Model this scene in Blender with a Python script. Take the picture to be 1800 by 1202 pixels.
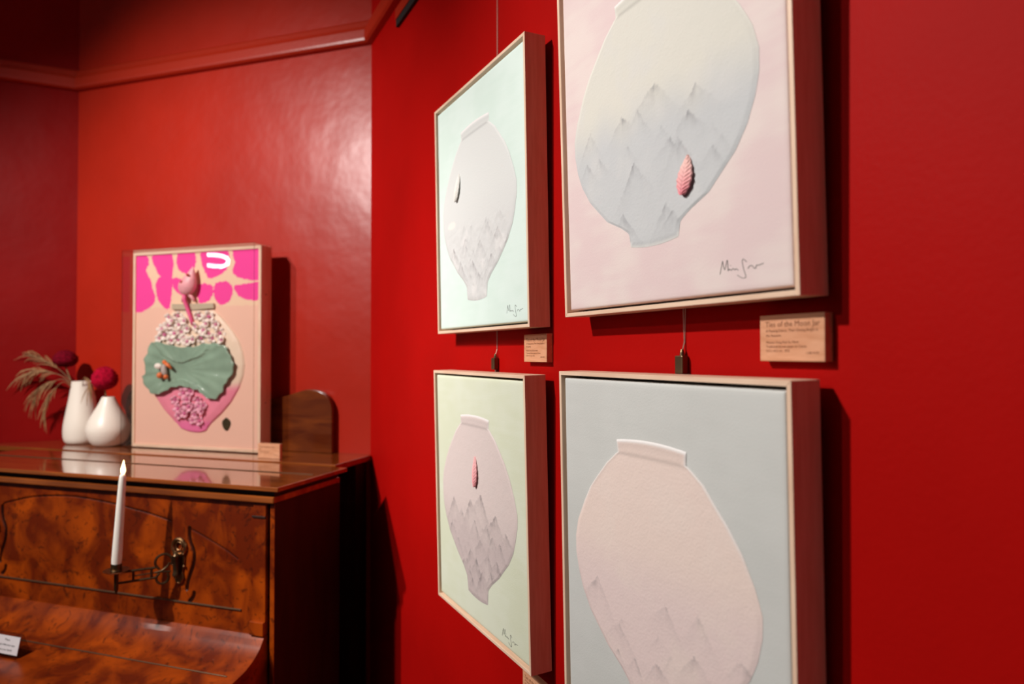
import bpy, bmesh, math, random
from mathutils import Vector, Matrix, noise
random.seed(7)
S = bpy.context.scene
for o in list(bpy.data.objects): bpy.data.objects.remove(o)
col = S.collection
PI = math.pi

# ------------------------------------------------------------------ camera
CAMZ = 1.6
YAW, PITCH, ROLL = 0.4677, 0.0181, -0.0012
cd = bpy.data.cameras.new('camera'); cam = bpy.data.objects.new('camera', cd); col.objects.link(cam)
fw = Vector((math.sin(YAW)*math.cos(PITCH), math.cos(YAW)*math.cos(PITCH), math.sin(PITCH)))
rt = Vector((math.cos(YAW), -math.sin(YAW), 0)); up = rt.cross(fw)
r2 = math.cos(ROLL)*rt + math.sin(ROLL)*up; u2 = -math.sin(ROLL)*rt + math.cos(ROLL)*up
cam.matrix_world = Matrix(((r2.x, u2.x, -fw.x, 0), (r2.y, u2.y, -fw.y, 0), (r2.z, u2.z, -fw.z, CAMZ), (0, 0, 0, 1)))
cd.sensor_width = 36; cd.lens = 24.0; cd.clip_start = 0.02
cd.dof.use_dof = True; cd.dof.focus_distance = 1.2; cd.dof.aperture_fstop = 2.8
S.camera = cam

# ------------------------------------------------------------------ world, lights, exposure
w = bpy.data.worlds.new('world'); S.world = w; w.use_nodes = True
bg = w.node_tree.nodes['Background']; bg.inputs[0].default_value = (0.92, 0.94, 1.0, 1); bg.inputs[1].default_value = 0.068
S.view_settings.view_transform = 'Standard'; S.view_settings.look = 'None'
S.view_settings.gamma = 1; S.view_settings.use_curve_mapping = False; S.view_settings.exposure = 0.0

def spot(name, loc, aim, energy, size, blend, radius, color):
    l = bpy.data.lights.new(name, 'SPOT'); l.energy = energy; l.spot_size = math.radians(size); l.spot_blend = blend
    l.shadow_soft_size = radius; l.color = color
    o = bpy.data.objects.new(name, l); col.objects.link(o); o.location = loc
    o.rotation_euler = (Vector(aim) - Vector(loc)).to_track_quat('-Z', 'Y').to_euler()
    return o
LC = (1.0, 0.955, 0.905)
spot('track_spotlight', (-1.35, 1.40, 2.95), (0.66, 0.45, 1.05), 230, 90, 1.0, 0.04, LC)
spot('track_spotlight', (-2.1, 1.25, 2.80), (0.66, 0.80, 1.10), 45, 80, 1.0, 0.045, LC)
spot('track_spotlight', (-1.64, 1.62, 2.95), (0.25, 2.78, 1.60), 300, 78, 0.9, 0.04, LC)

# ------------------------------------------------------------------ materials
def new_mat(name):
    m = bpy.data.materials.new(name); m.use_nodes = True
    return m, m.node_tree.nodes, m.node_tree.links, m.node_tree.nodes['Principled BSDF']
def plain(name, c, rough=0.5, metal=0.0, coat=0.0, spec=0.5, bump=0.0, bscale=200, var=0.0, vscale=20, emit=None, sss=0):
    m, N, L, p = new_mat(name)
    p.inputs['Base Color'].default_value = (*c, 1); p.inputs['Roughness'].default_value = rough
    p.inputs['Metallic'].default_value = metal; p.inputs['Coat Weight'].default_value = coat; p.inputs['Coat Roughness'].default_value = 0.08
    p.inputs['Specular IOR Level'].default_value = spec
    tc = N.new('ShaderNodeTexCoord')
    if var:
        n = N.new('ShaderNodeTexNoise'); n.inputs['Scale'].default_value = vscale; n.inputs['Detail'].default_value = 4
        r = N.new('ShaderNodeValToRGB')
        r.color_ramp.elements[0].position = .3; r.color_ramp.elements[1].position = .7
        r.color_ramp.elements[0].color = (*[x*(1-var) for x in c], 1); r.color_ramp.elements[1].color = (*[min(1, x*(1+var)) for x in c], 1)
        L.new(tc.outputs['Object'], n.inputs['Vector']); L.new(n.outputs['Fac'], r.inputs['Fac']); L.new(r.outputs['Color'], p.inputs['Base Color'])
    if bump:
        n = N.new('ShaderNodeTexNoise'); n.inputs['Scale'].default_value = bscale; n.inputs['Detail'].default_value = 3
        b = N.new('ShaderNodeBump'); b.inputs['Strength'].default_value = bump; b.inputs['Distance'].default_value = .002
        L.new(tc.outputs['Object'], n.inputs['Vector']); L.new(n.outputs['Fac'], b.inputs['Height']); L.new(b.outputs['Normal'], p.inputs['Normal'])
    if emit:
        p.inputs['Emission Color'].default_value = (*emit[0], 1); p.inputs['Emission Strength'].default_value = emit[1]
    if sss:
        p.inputs['Subsurface Weight'].default_value = sss; p.inputs['Subsurface Radius'].default_value = (.01, .006, .004)
    return m
def wood(name, c1, c2, scale, stretch, rough=0.4, coat=0.0, dist=1.0, fleck=None, ramp=(.35, .68)):
    m, N, L, p = new_mat(name)
    tc = N.new('ShaderNodeTexCoord'); mp = N.new('ShaderNodeMapping'); mp.inputs['Scale'].default_value = stretch
    n = N.new('ShaderNodeTexNoise'); n.inputs['Scale'].default_value = scale; n.inputs['Detail'].default_value = 7; n.inputs['Distortion'].default_value = dist
    r = N.new('ShaderNodeValToRGB'); r.color_ramp.elements[0].position, r.color_ramp.elements[1].position = ramp
    r.color_ramp.elements[0].color = (*c1, 1); r.color_ramp.elements[1].color = (*c2, 1)
    L.new(tc.outputs['Object'], mp.inputs['Vector']); L.new(mp.outputs['Vector'], n.inputs['Vector']); L.new(n.outputs['Fac'], r.inputs['Fac'])
    out = r.outputs['Color']
    if fleck:
        n2 = N.new('ShaderNodeTexNoise'); n2.inputs['Scale'].default_value = fleck[0]; n2.inputs['Detail'].default_value = 5; n2.inputs['Distortion'].default_value = 2.5
        r2_ = N.new('ShaderNodeValToRGB'); r2_.color_ramp.elements[0].position = fleck[1]; r2_.color_ramp.elements[1].position = fleck[1] + .1
        r2_.color_ramp.elements[0].color = (0, 0, 0, 1); r2_.color_ramp.elements[1].color = (1, 1, 1, 1)
        mx = N.new('ShaderNodeMix'); mx.data_type = 'RGBA'; mx.inputs['B'].default_value = (*fleck[2], 1)
        mt = N.new('ShaderNodeMath'); mt.operation = 'MULTIPLY'; mt.inputs[1].default_value = fleck[3]
        L.new(tc.outputs['Object'], n2.inputs['Vector']); L.new(n2.outputs['Fac'], r2_.inputs['Fac']); L.new(r2_.outputs['Color'], mt.inputs[0])
        L.new(mt.outputs[0], mx.inputs['Factor']); L.new(out, mx.inputs['A']); out = mx.outputs['Result']
    L.new(out, p.inputs['Base Color'])
    p.inputs['Roughness'].default_value = rough; p.inputs['Coat Weight'].default_value = coat; p.inputs['Coat Roughness'].default_value = .06; p.inputs['Specular IOR Level'].default_value = .3
    return m
def attr_mat(name, rough=0.8, bump=0.3, bscale=300, coat=0.0):
    m, N, L, p = new_mat(name)
    a = N.new('ShaderNodeVertexColor'); a.layer_name = 'paint'
    tc = N.new('ShaderNodeTexCoord'); n = N.new('ShaderNodeTexNoise'); n.inputs['Scale'].default_value = bscale; n.inputs['Detail'].default_value = 4
    b = N.new('ShaderNodeBump'); b.inputs['Strength'].default_value = bump; b.inputs['Distance'].default_value = .001
    L.new(tc.outputs['Object'], n.inputs['Vector']); L.new(n.outputs['Fac'], b.inputs['Height']); L.new(b.outputs['Normal'], p.inputs['Normal'])
    L.new(a.outputs['Color'], p.inputs['Base Color']); p.inputs['Roughness'].default_value = rough; p.inputs['Coat Weight'].default_value = coat
    p.inputs['Specular IOR Level'].default_value = .3
    return m
def wall_mat(name, c, peel, wave, rough, spec):

    m, N, L, p = new_mat(name)
    tc = N.new('ShaderNodeTexCoord')
    v = N.new('ShaderNodeTexNoise'); v.inputs['Scale'].default_value = 2.2; v.inputs['Detail'].default_value = 5
    r = N.new('ShaderNodeValToRGB'); r.color_ramp.elements[0].position = .3; r.color_ramp.elements[1].position = .7
    r.color_ramp.elements[0].color = (*[x*.88 for x in c], 1); r.color_ramp.elements[1].color = (*[x*1.08 for x in c], 1)
    L.new(tc.outputs['Object'], v.inputs['Vector']); L.new(v.outputs['Fac'], r.inputs['Fac']); L.new(r.outputs['Color'], p.inputs['Base Color'])
    a = N.new('ShaderNodeTexNoise'); a.inputs['Scale'].default_value = 130; a.inputs['Detail'].default_value = 3
    g = N.new('ShaderNodeTexNoise'); g.inputs['Scale'].default_value = 5; g.inputs['Detail'].default_value = 3
    b1 = N.new('ShaderNodeBump'); b1.inputs['Strength'].default_value = peel; b1.inputs['Distance'].default_value = .002
    b2 = N.new('ShaderNodeBump'); b2.inputs['Strength'].default_value = wave; b2.inputs['Distance'].default_value = .03
    for t in (a, g): L.new(tc.outputs['Object'], t.inputs['Vector'])
    L.new(a.outputs['Fac'], b1.inputs['Height']); L.new(g.outputs['Fac'], b2.inputs['Height']); L.new(b2.outputs['Normal'], b1.inputs['Normal'])
    L.new(b1.outputs['Normal'], p.inputs['Normal']); p.inputs['Roughness'].default_value = rough; p.inputs['Specular IOR Level'].default_value = spec
    return m
def acrylic(name, tint, refl=1.0):
    m = bpy.data.materials.new(name); m.use_nodes = True; N = m.node_tree.nodes; L = m.node_tree.links; N.clear()
    o = N.new('ShaderNodeOutputMaterial'); t = N.new('ShaderNodeBsdfTransparent'); g = N.new('ShaderNodeBsdfGlossy'); x = N.new('ShaderNodeMixShader'); f = N.new('ShaderNodeFresnel')
    f.inputs['IOR'].default_value = 1.49; g.inputs['Roughness'].default_value = .015; t.inputs['Color'].default_value = (*tint, 1)
    ge = N.new('ShaderNodeNewGeometry'); iv = N.new('ShaderNodeMath'); iv.operation = 'SUBTRACT'; iv.inputs[0].default_value = 1; mu = N.new('ShaderNodeMath'); mu.operation = 'MULTIPLY'
    L.new(ge.outputs['Backfacing'], iv.inputs[1]); L.new(iv.outputs[0], mu.inputs[0]); L.new(f.outputs[0], mu.inputs[1])   # inner faces only transmit
    L.new(mu.outputs[0], x.inputs[0]); L.new(t.outputs[0], x.inputs[1]); L.new(g.outputs[0], x.inputs[2]); L.new(x.outputs[0], o.inputs[0])
    return m

RED = (.40, .0032, .0022)
M = dict(
    wall=wall_mat('red_wall_paint', RED, .18, .05, .55, .05),
    wallb=wall_mat('red_glossy_wall_paint', (.39, .0150, .0045), .05, .16, .34, .33),
    walll=wall_mat('red_side_wall_shaded', (.25, .0035, .0030), .05, .16, .45, .10),  # wall red darkened: the left wall's dimmer light is put into the colour
    rail=plain('red_trim_paint', (.38, .020, .0060), .33, bump=.15, bscale=60),
    ceiling=plain('white_ceiling_paint', (.75, .74, .72), .8, bump=.1),
    floor=wood('dark_floorboards', (.05, .02, .008), (.10, .045, .018), 3, (1, 12, 12), .35),
    maple=wood('pale_maple', (.80, .54, .38), (.90, .66, .49), 9, (14, 14, 1.2), .45, dist=.6),
    walnut=wood('reddish_cherry_wood', (.22, .075, .032), (.32, .115, .05), 9, (14, 14, 1.0), .45, dist=.8),
    burl=wood('burr_walnut_veneer', (.12, .0115, .0006), (.36, .053, .0012), 11, (1.0, 1, .8), .36, .12, .7, (26, .57, (.05, .006, .001), .7), (.38, .66)),
    lidw=wood('polished_mahogany', (.16, .036, .007), (.30, .075, .013), 4, (.8, 6, 6), .16, 1.0, .8),
    darkw=wood('dark_mahogany', (.018, .0045, .0016), (.032, .008, .003), 5, (6, 6, .9), .55, 0, .8),
    archw=wood('arched_mahogany', (.085, .014, .003), (.17, .036, .005), 5, (1, 1, 5), .25, .6, .9),
    black=plain('matt_black', (.006, .005, .004), .8),
    gap=plain('shadow_liner', (.035, .026, .018), .8),
    brass=plain('aged_brass', (.36, .20, .09), .32, 1.0, var=.3, vscale=60),
    dbrass=plain('dark_bronze', (.10, .06, .03), .38, .9, var=.3, vscale=60),
    hinge=plain('dull_brass_hinge', (.16, .09, .05), .4, .7),
    steel=plain('nickel_steel', (.5, .42, .34), .3, 1.0),
    clip=plain('bronzed_cable_gripper', (.16, .11, .06), .4, .9),
    wire=plain('steel_wire', (.75, .55, .45), .3, .8),
    vase=plain('matt_white_ceramic', (.86, .78, .68), .38, spec=.5, bump=.05, bscale=80),
    wax=plain('white_wax', (.92, .86, .78), .45, sss=.15),
    flame=plain('flame_tip', (1, .85, .55), .4, emit=((1.0, .66, .28), 9.0)),
    lamp=plain('lamp_tube', (1, 1, 1), .4, emit=((1.0, .96, .9), 60.0)),
    ink=plain('grey_pencil', (.20, .185, .175), .7),
    inkd=plain('black_pencil', (.035, .035, .035), .7),
    burn=plain('laser_engraved_brown', (.20, .055, .012), .7),
    card=plain('white_card', (.80, .76, .78), .6),
    text=plain('black_print', (.03, .028, .03), .6),
    mag=plain('magenta_celosia', (.36, .003, .022), .95, spec=.08, bump=.6, bscale=500, var=.45, vscale=120),
    burg=plain('burgundy_celosia', (.14, .002, .010), .95, spec=.08, bump=.6, bscale=500, var=.45, vscale=120),
    straw=plain('dried_straw', (.36, .20, .085), .7, var=.3, vscale=40),
    stem=plain('dry_stem', (.22, .12, .05), .7),
    hotpink=plain('hot_pink_clay', (.80, .09, .26), .5, var=.1, vscale=60),
    pclay=plain('pink_clay', (.90, .40, .44), .45, bump=.2, bscale=120, var=.12, vscale=40),
    palepink=plain('pale_pink_clay', (.86, .40, .42), .5, var=.15, vscale=60),
    flowerw=plain('ivory_clay_petal', (.93, .82, .74), .5, var=.05, vscale=80),
    flowerc=plain('pink_flower_centre', (.75, .17, .40), .5),
    flowerp=plain('rose_clay_petal', (.90, .42, .54), .5, var=.15, vscale=80),
    leafg=plain('celadon_green_clay', (.27, .385, .285), .28, bump=.25, bscale=60, var=.14, vscale=14, coat=.4),
    orange=plain('orange_clay', (.80, .18, .04), .45),
    grey=plain('grey_clay', (.50, .42, .38), .5),
    redeye=plain('red_bead', (.55, .03, .03), .4),
    beige=plain('beige_band', (.50, .40, .28), .6),
    seal=plain('dark_bronze_seal', (.055, .038, .012), .45, .3, var=.4, vscale=150),
    acrylic=acrylic('clear_acrylic', (.97, .965, .96)),
    acredge=acrylic('acrylic_edge', (.80, .74, .70)),
    acstand=acrylic('clear_acrylic_stand', (.75, .70, .68)),
    paint=attr_mat('painted_paper', .85, .35, 260),
    paintc=attr_mat('painted_canvas', .8, .25, 500),
    glaze=attr_mat('glazed_clay', .45, .2, 90, .15),
    groove=attr_mat('burr_panel', .28, .05, 90, .7),
)
# burr panel: burl colours darkened inside the fretwork slots (dark cloth behind them) and along the carved lines (shade painted in) through the 'paint' attribute
def burl_panel():
    m = M['burl'].copy(); m.name = 'burr_walnut_panel'; N = m.node_tree.nodes; L = m.node_tree.links
    p = N['Principled BSDF']; src = p.inputs['Base Color'].links[0].from_socket
    a = N.new('ShaderNodeVertexColor'); a.layer_name = 'paint'
    mx = N.new('ShaderNodeMix'); mx.data_type = 'RGBA'; mx.blend_type = 'MULTIPLY'; mx.inputs['Factor'].default_value = 1
    L.new(src, mx.inputs['A']); L.new(a.outputs['Color'], mx.inputs['B']); L.new(mx.outputs['Result'], p.inputs['Base Color'])
    return m
M['panel'] = burl_panel()

# ------------------------------------------------------------------ helpers
def tag(o, label=None, cat=None, group=None, kind=None):
    if label: o['label'] = label
    if cat: o['category'] = cat
    if group: o['group'] = group
    if kind: o['kind'] = kind
    return o
def empty(name, mat, label, cat, group=None):
    o = bpy.data.objects.new(name, None); col.objects.link(o); o.matrix_world = mat; o.empty_display_size = .05
    return tag(o, label, cat, group)
class MB:
    def __init__(s): s.v = []; s.f = []; s.c = []
    def add(s, vs, fs, c=None):
        k = len(s.v); s.v += [tuple(v) for v in vs]; s.f += [tuple(i+k for i in f) for f in fs]
        if c is not None: s.c += c
    def box(s, x0, x1, y0, y1, z0, z1):
        s.add([(x, y, z) for z in (z0, z1) for y in (y0, y1) for x in (x0, x1)], [(0, 2, 3, 1), (4, 5, 7, 6), (0, 1, 5, 4), (2, 6, 7, 3), (0, 4, 6, 2), (1, 3, 7, 5)]); return s
    def hexa(s, p): s.add(p, [(0, 3, 2, 1), (4, 5, 6, 7), (0, 1, 5, 4), (1, 2, 6, 5), (2, 3, 7, 6), (3, 0, 4, 7)]); return s
    def prism(s, poly, x0, x1, ax):          # poly 2D extruded along axis ax ('x': poly=(y,z); 'y': poly=(x,z); 'z': poly=(x,y))
        f = {'x': lambda a, b, t: (t, a, b), 'y': lambda a, b, t: (a, t, b), 'z': lambda a, b, t: (a, b, t)}[ax]
        n = len(poly)
        s.add([f(a, b, x0) for a, b in poly] + [f(a, b, x1) for a, b in poly],
              [tuple(range(n)), tuple(range(2*n-1, n-1, -1))] + [(i, n+i, n+(i+1) % n, (i+1) % n) for i in range(n)]); return s
    def tube(s, pts, r, n=8, closed=False, cap=True):
        pts = [Vector(p) for p in pts]; rs = r if isinstance(r, (list, tuple)) else [r]*len(pts); m = len(pts); vs = []
        up0 = None
        for i, p in enumerate(pts):
            a = pts[(i-1) % m] if (closed or i > 0) else p; b = pts[(i+1) % m] if (closed or i < m-1) else p
            d = (b-a); d = d.normalized() if d.length > 1e-9 else Vector((0, 0, 1))
            if up0 is None: up0 = d.orthogonal().normalized()
            u = (up0 - d*up0.dot(d)); u = u.normalized() if u.length > 1e-6 else d.orthogonal().normalized(); up0 = u; q = d.cross(u)
            vs += [p + (u*math.cos(2*PI*k/n) + q*math.sin(2*PI*k/n))*rs[i] for k in range(n)]
        fs = [(i*n+k, i*n+(k+1) % n, ((i+1) % m)*n+(k+1) % n, ((i+1) % m)*n+k) for i in range(m if closed else m-1) for k in range(n)]
        if cap and not closed: fs += [tuple(range(n-1, -1, -1)), tuple((m-1)*n+k for k in range(n))]
        s.add(vs, fs); return s
    def lathe(s, prof, c=(0, 0, 0), n=32, ax=(0, 0, 1), capb=True, capt=True):
        q = Vector((0, 0, 1)).rotation_difference(Vector(ax)); c = Vector(c); vs = []
        for r, z in prof: vs += [c + q @ Vector((r*math.cos(2*PI*k/n), r*math.sin(2*PI*k/n), z)) for k in range(n)]
        m = len(prof)
        fs = [(i*n+k, i*n+(k+1) % n, (i+1)*n+(k+1) % n, (i+1)*n+k) for i in range(m-1) for k in range(n)]
        if capb: fs.append(tuple(range(n-1, -1, -1)))
        if capt: fs.append(tuple((m-1)*n+k for k in range(n)))
        s.add(vs, fs); return s
    def ball(s, c, r, n=12, m=8, rot=None):
        r = r if isinstance(r, (tuple, list)) else (r, r, r); vs = []; c = Vector(c)
        for i in range(m+1):
            th = PI*i/m
            for k in range(n):
                p = Vector((r[0]*math.sin(th)*math.cos(2*PI*k/n), r[1]*math.sin(th)*math.sin(2*PI*k/n), r[2]*math.cos(th)))
                vs.append(c + (rot @ p if rot else p))
        s.add(vs, [(i*n+k, (i+1)*n+k, (i+1)*n+(k+1) % n, i*n+(k+1) % n) for i in range(m) for k in range(n)]); return s
    def grid(s, nu, nv, fn, cf=None):
        vs = [fn(i/(nu-1), j/(nv-1)) for j in range(nv) for i in range(nu)]
        s.add(vs, [(j*nu+i, j*nu+i+1, (j+1)*nu+i+1, (j+1)*nu+i) for j in range(nv-1) for i in range(nu-1)],
              [cf(i/(nu-1), j/(nv-1)) for j in range(nv) for i in range(nu)] if cf else None); return s
    def build(s, name, mat, parent=None, smooth=False, bevel=0, seg=2, label=None, kind=None, matrix=None):
        me = bpy.data.meshes.new(name); me.from_pydata(s.v, [], s.f)
        if bevel or len(s.f) < 4000:
            bm = bmesh.new(); bm.from_mesh(me)
            if not s.c: bmesh.ops.remove_doubles(bm, verts=bm.verts, dist=1e-6)
            bmesh.ops.recalc_face_normals(bm, faces=bm.faces)
            if bevel: bmesh.ops.bevel(bm, geom=list(bm.edges), offset=bevel, segments=seg, affect='EDGES', profile=.5, clamp_overlap=True)
            bm.to_mesh(me); bm.free()
        if s.c and len(s.c) == len(me.vertices):
            at = me.color_attributes.new('paint', 'FLOAT_COLOR', 'POINT')
            at.data.foreach_set('color', [x for c in s.c for x in (*c, 1.0)])
        if smooth:
            me.polygons.foreach_set('use_smooth', [True]*len(me.polygons))
        me.update(); me.materials.append(M[mat] if isinstance(mat, str) else mat)
        o = bpy.data.objects.new(name, me); col.objects.link(o)
        if parent: o.parent = parent
        elif matrix is not None: o.matrix_world = matrix
        if smooth == 'auto':
            me.set_sharp_from_angle(angle=math.radians(40))
        return tag(o, label, None, None, kind)
def text_part(lines, parent, mat, y, name='lettering'):      # lines: (string, x, z, size, align); text lies in the local X-Z plane, facing -Y
    mb = MB()
    for body, x, z, size, al in lines:
        cu = bpy.data.curves.new('t', 'FONT'); cu.body = body; cu.size = size; cu.align_x = al; cu.resolution_u = 2; cu.extrude = 0
        o = bpy.data.objects.new('t', cu); col.objects.link(o)
        bpy.context.view_layer.update()
        me = bpy.data.meshes.new_from_object(o.evaluated_get(bpy.context.evaluated_depsgraph_get()))
        mb.add([(x+v.co.x, y, z+v.co.y) for v in me.vertices], [tuple(p.vertices) for p in me.polygons])
        bpy.data.objects.remove(o); bpy.data.curves.remove(cu); bpy.data.meshes.remove(me)
    return mb.build(name, mat, parent)
def smooth_poly(pts, k=4, closed=True):     # Catmull-Rom
    n = len(pts); out = []
    for i in range(n if closed else n-1):
        g = (lambda j: pts[j % n]) if closed else (lambda j: pts[max(0, min(n-1, j))])
        p0, p1, p2, p3 = g(i-1), g(i), g(i+1), g(i+2)
        for q in range(k):
            t = q/k; out.append(tuple(.5*((2*b)+(c-a)*t+(2*a-5*b+4*c-d)*t*t+(-a+3*b-3*c+d)*t**3) for a, b, c, d in zip(p0, p1, p2, p3)))
    if not closed: out.append(tuple(pts[-1]))
    return out
def ss(x, a, b):
    t = max(0., min(1., (x-a)/(b-a))); return t*t*(3-2*t)
def mixc(a, b, t): return tuple(x+(y-x)*t for x, y in zip(a, b))
def nz(x, y, s, k=0.): return noise.noise(Vector((x*s, y*s, k)))
def fbm(x, y, s, k=0.): return nz(x, y, s, k)*.55 + nz(x, y, s*2.1, k+3)*.28 + nz(x, y, s*4.3, k+7)*.17
def frame_mat(org, X, Z=Vector((0, 0, 1))):
    X = Vector(X).normalized(); Z = Vector(Z).normalized(); Y = Z.cross(X); o = Vector(org)
    return Matrix(((X.x, Y.x, Z.x, o.x), (X.y, Y.y, Z.y, o.y), (X.z, Y.z, Z.z, o.z), (0, 0, 0, 1)))

# ------------------------------------------------------------------ room shell
XW, YC = 0.6559, 2.43
R45 = math.sqrt(.5)
TL = 1.417
C0 = Vector((XW, YC, 0)); C1 = C0 + Vector((-R45, R45, 0))*TL
HC = 3.45
T = .12
# each wall: local X runs along it (seen from inside, left to right), local Y goes into it
def wall(name, left, right, mat, cutl, cutr):
    left, right = Vector(left), Vector(right); ln = (right-left).length
    m = frame_mat((*left.xy, 0), right-left)
    a = T*cutl; b = T*cutr
    o = MB().hexa([(0, 0, 0), (ln, 0, 0), (ln+b, T, 0), (-a, T, 0), (0, 0, HC), (ln, 0, HC), (ln+b, T, HC), (-a, T, HC)]).build(name, mat, matrix=m, kind='structure')
    return o, m, ln
t22 = math.tan(PI/8)
RX = -4.5; RY = -3.2
wr, mr, lr = wall('wall_right', C0, (XW, RY, 0), 'wall', t22, 0)
wb, mb_, lb = wall('wall_back', C1, C0, 'wallb', t22, t22)
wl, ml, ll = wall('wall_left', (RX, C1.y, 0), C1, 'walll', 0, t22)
MB().box(RX, XW+.1, RY, C1.y+.1, -.1, 0).build('floor', 'floor', kind='structure')
MB().box(RX, XW+.1, RY, C1.y+.1, HC, HC+.1).build('ceiling', 'ceiling', kind='structure')
# picture rail, mitred into the obtuse corners
prof = [(0, 2.726), (.020, 2.728), (.028, 2.734), (.030, 2.742), (.030, 2.772), (.026, 2.780), (.018, 2.784), (.015, 2.792), (.013, 2.808), (.007, 2.816), (0, 2.818)]
def rail(name, m, ln, ml_, mr_):
    n = len(prof); v = []
    for e in (0, 1):
        for o_, z in prof: v.append(((o_*ml_ if e == 0 else ln-o_*mr_), -o_-.0005, z))
    b = MB(); b.add(v, [tuple(range(n)), tuple(range(2*n-1, n-1, -1))] + [(i, n+i, n+(i+1) % n, (i+1) % n) for i in range(n)])
    return b.build(name, 'rail', matrix=m, kind='structure')
rail('trim_1', mr, lr, t22, 0); rail('trim_2', mb_, lb, t22, t22); rail('trim_3', ml, ll, 0, t22)

# ------------------------------------------------------------------ paintings on the right wall
W, H, D = .485, .5585, .0493
FB = .0065                                  # face width of the frame bars
JC = 237.
JP = [(460, 77), (441, 75), (439.5, 80), (421, 107), (402, 126), (379, 149), (351, 170), (317, 189), (289, 198), (263, 197.5), (234, 190), (208, 178), (180, 157), (141, 111), (118, 76), (104, 60), (98, 56), (84, 54), (70, 52)]
def jar_hw(b, foot):
    b2_ = b if b > 141 else 141 + (b-141)*(141-70)/(141-foot)
    for (b1, h1), (b0, h0) in zip(JP, JP[1:]):
        if b0 <= b2_ <= b1: return h0+(h1-h0)*(b2_-b0)/(b1-b0)
    return JP[-1][1] if b2_ < 70 else JP[0][1]
def jar_mesh(foot, colf, relief, seed, nu=190, nv=230, top=460.):
    y0 = -(D-.004) - .0003
    def pos(u, v):
        b = foot+(top-foot)*v; hw = jar_hw(b, foot); x = JC+(2*u-1)*hw + 2.2*nz(b, 0, .02, seed)
        arc = (1-(2*u-1)**2)
        bb = b + arc*5*ss(b, top-25, top) - arc*5*ss(-b, -foot-25, -foot)
        return x, bb, b, hw
    def fn(u, v):
        x, b, br, hw = pos(u, v)
        e = min((1-abs(2*u-1))*hw, br-foot+.0, top-br)
        h = 1.1*ss(e, 0, 9) + relief(x, b, e)
        if u in (0, 1) or v in (0, 1): h = 0
        return (x/1000, y0-h/1000, b/1000)
    def cf(u, v):
        x, b, br, hw = pos(u, v)
        c = colf(x, b, min((1-abs(2*u-1))*hw, br-foot, top-br), (2*u-1))
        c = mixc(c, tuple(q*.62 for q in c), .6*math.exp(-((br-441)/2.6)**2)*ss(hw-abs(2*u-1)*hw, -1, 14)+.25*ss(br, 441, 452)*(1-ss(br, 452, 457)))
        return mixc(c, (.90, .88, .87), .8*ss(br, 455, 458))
    return MB().grid(nu, nv, fn, cf)
def ridge_field(peaks, seed):
    # painted mountain ridges: (x, z, strength, size) -> darkness at a point; ink is darkest along the ridge line and washes out below it
    def g(x, b):
        d = 0.
        for px, pb, s, z in peaks:
            dx = x-px; kl = .55+.8*abs(math.sin(px*1.7+pb)); kr = .55+.8*abs(math.cos(px*.9+pb*1.3))
            if abs(dx) > z*1.6: continue
            crest = pb - abs(dx)*(kr if dx > 0 else kl) - 6*abs(nz(x, pb, .10, seed)) - 4*nz(x, pb, .35, seed+2)
            t = crest-b
            if t > -1.2 and t < z*1.8:
                k = 1.5*ss(t, -1.2, .8)*(math.exp(-max(t, 0)/(z*.30))) * math.exp(-abs(dx)/(z*.42)) * (1.0 if (dx > 0) == (math.sin(px*3.1) > -.4) else .45)*(.7+.8*nz(x, b, .10, seed+4)+.3*nz(x, b, .5, seed+6))
                wsh = .12*s*ss(t, -1.2, 1.5)*math.exp(-max(t, 0)/(z*.8))*(1-ss(abs(dx), z*.5, z*1.5))*ss(z*1.8-t, 0, z*.6)
                d = max(d, min(.8, s*k+wsh))
        return d
    return g
def peaks_for(pk, n, seed, box_, s0, size):
    r = random.Random(seed); out = [(*p, min(.95, s0*1.5*r.uniform(.7, 1.25)), size*1.25*r.uniform(.7, 1.3)) for p in pk]
    while len(out) < len(pk)+n:
        x, b = r.uniform(*box_[0]), r.uniform(*box_[1])
        if abs(x-JC) < jar_hw(b, 75)-18: out.append((x, b, s0*r.uniform(.4, 1.0), size*r.uniform(.5, 1.1)))
    return out
SIG = [[(3632, 351), (3683, 514)], [(3683, 514), (3714, 401), (3763, 518), (3770, 381)], [(3770, 381), (3796, 403), (3821, 382), (3856, 404), (3876, 381), (3904, 396), (3937, 369)], [(4072, 457), (4020, 495), (4004, 475), (4016, 397), (4051, 298), (4042, 273), (3988, 276), (3917, 317)], [(4087, 373), (4111, 399), (4152, 403), (4185, 369), (4208, 370), (4221, 400), (4261, 397), (4328, 411)], [(3812, 447), (3818, 440)]]
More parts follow.
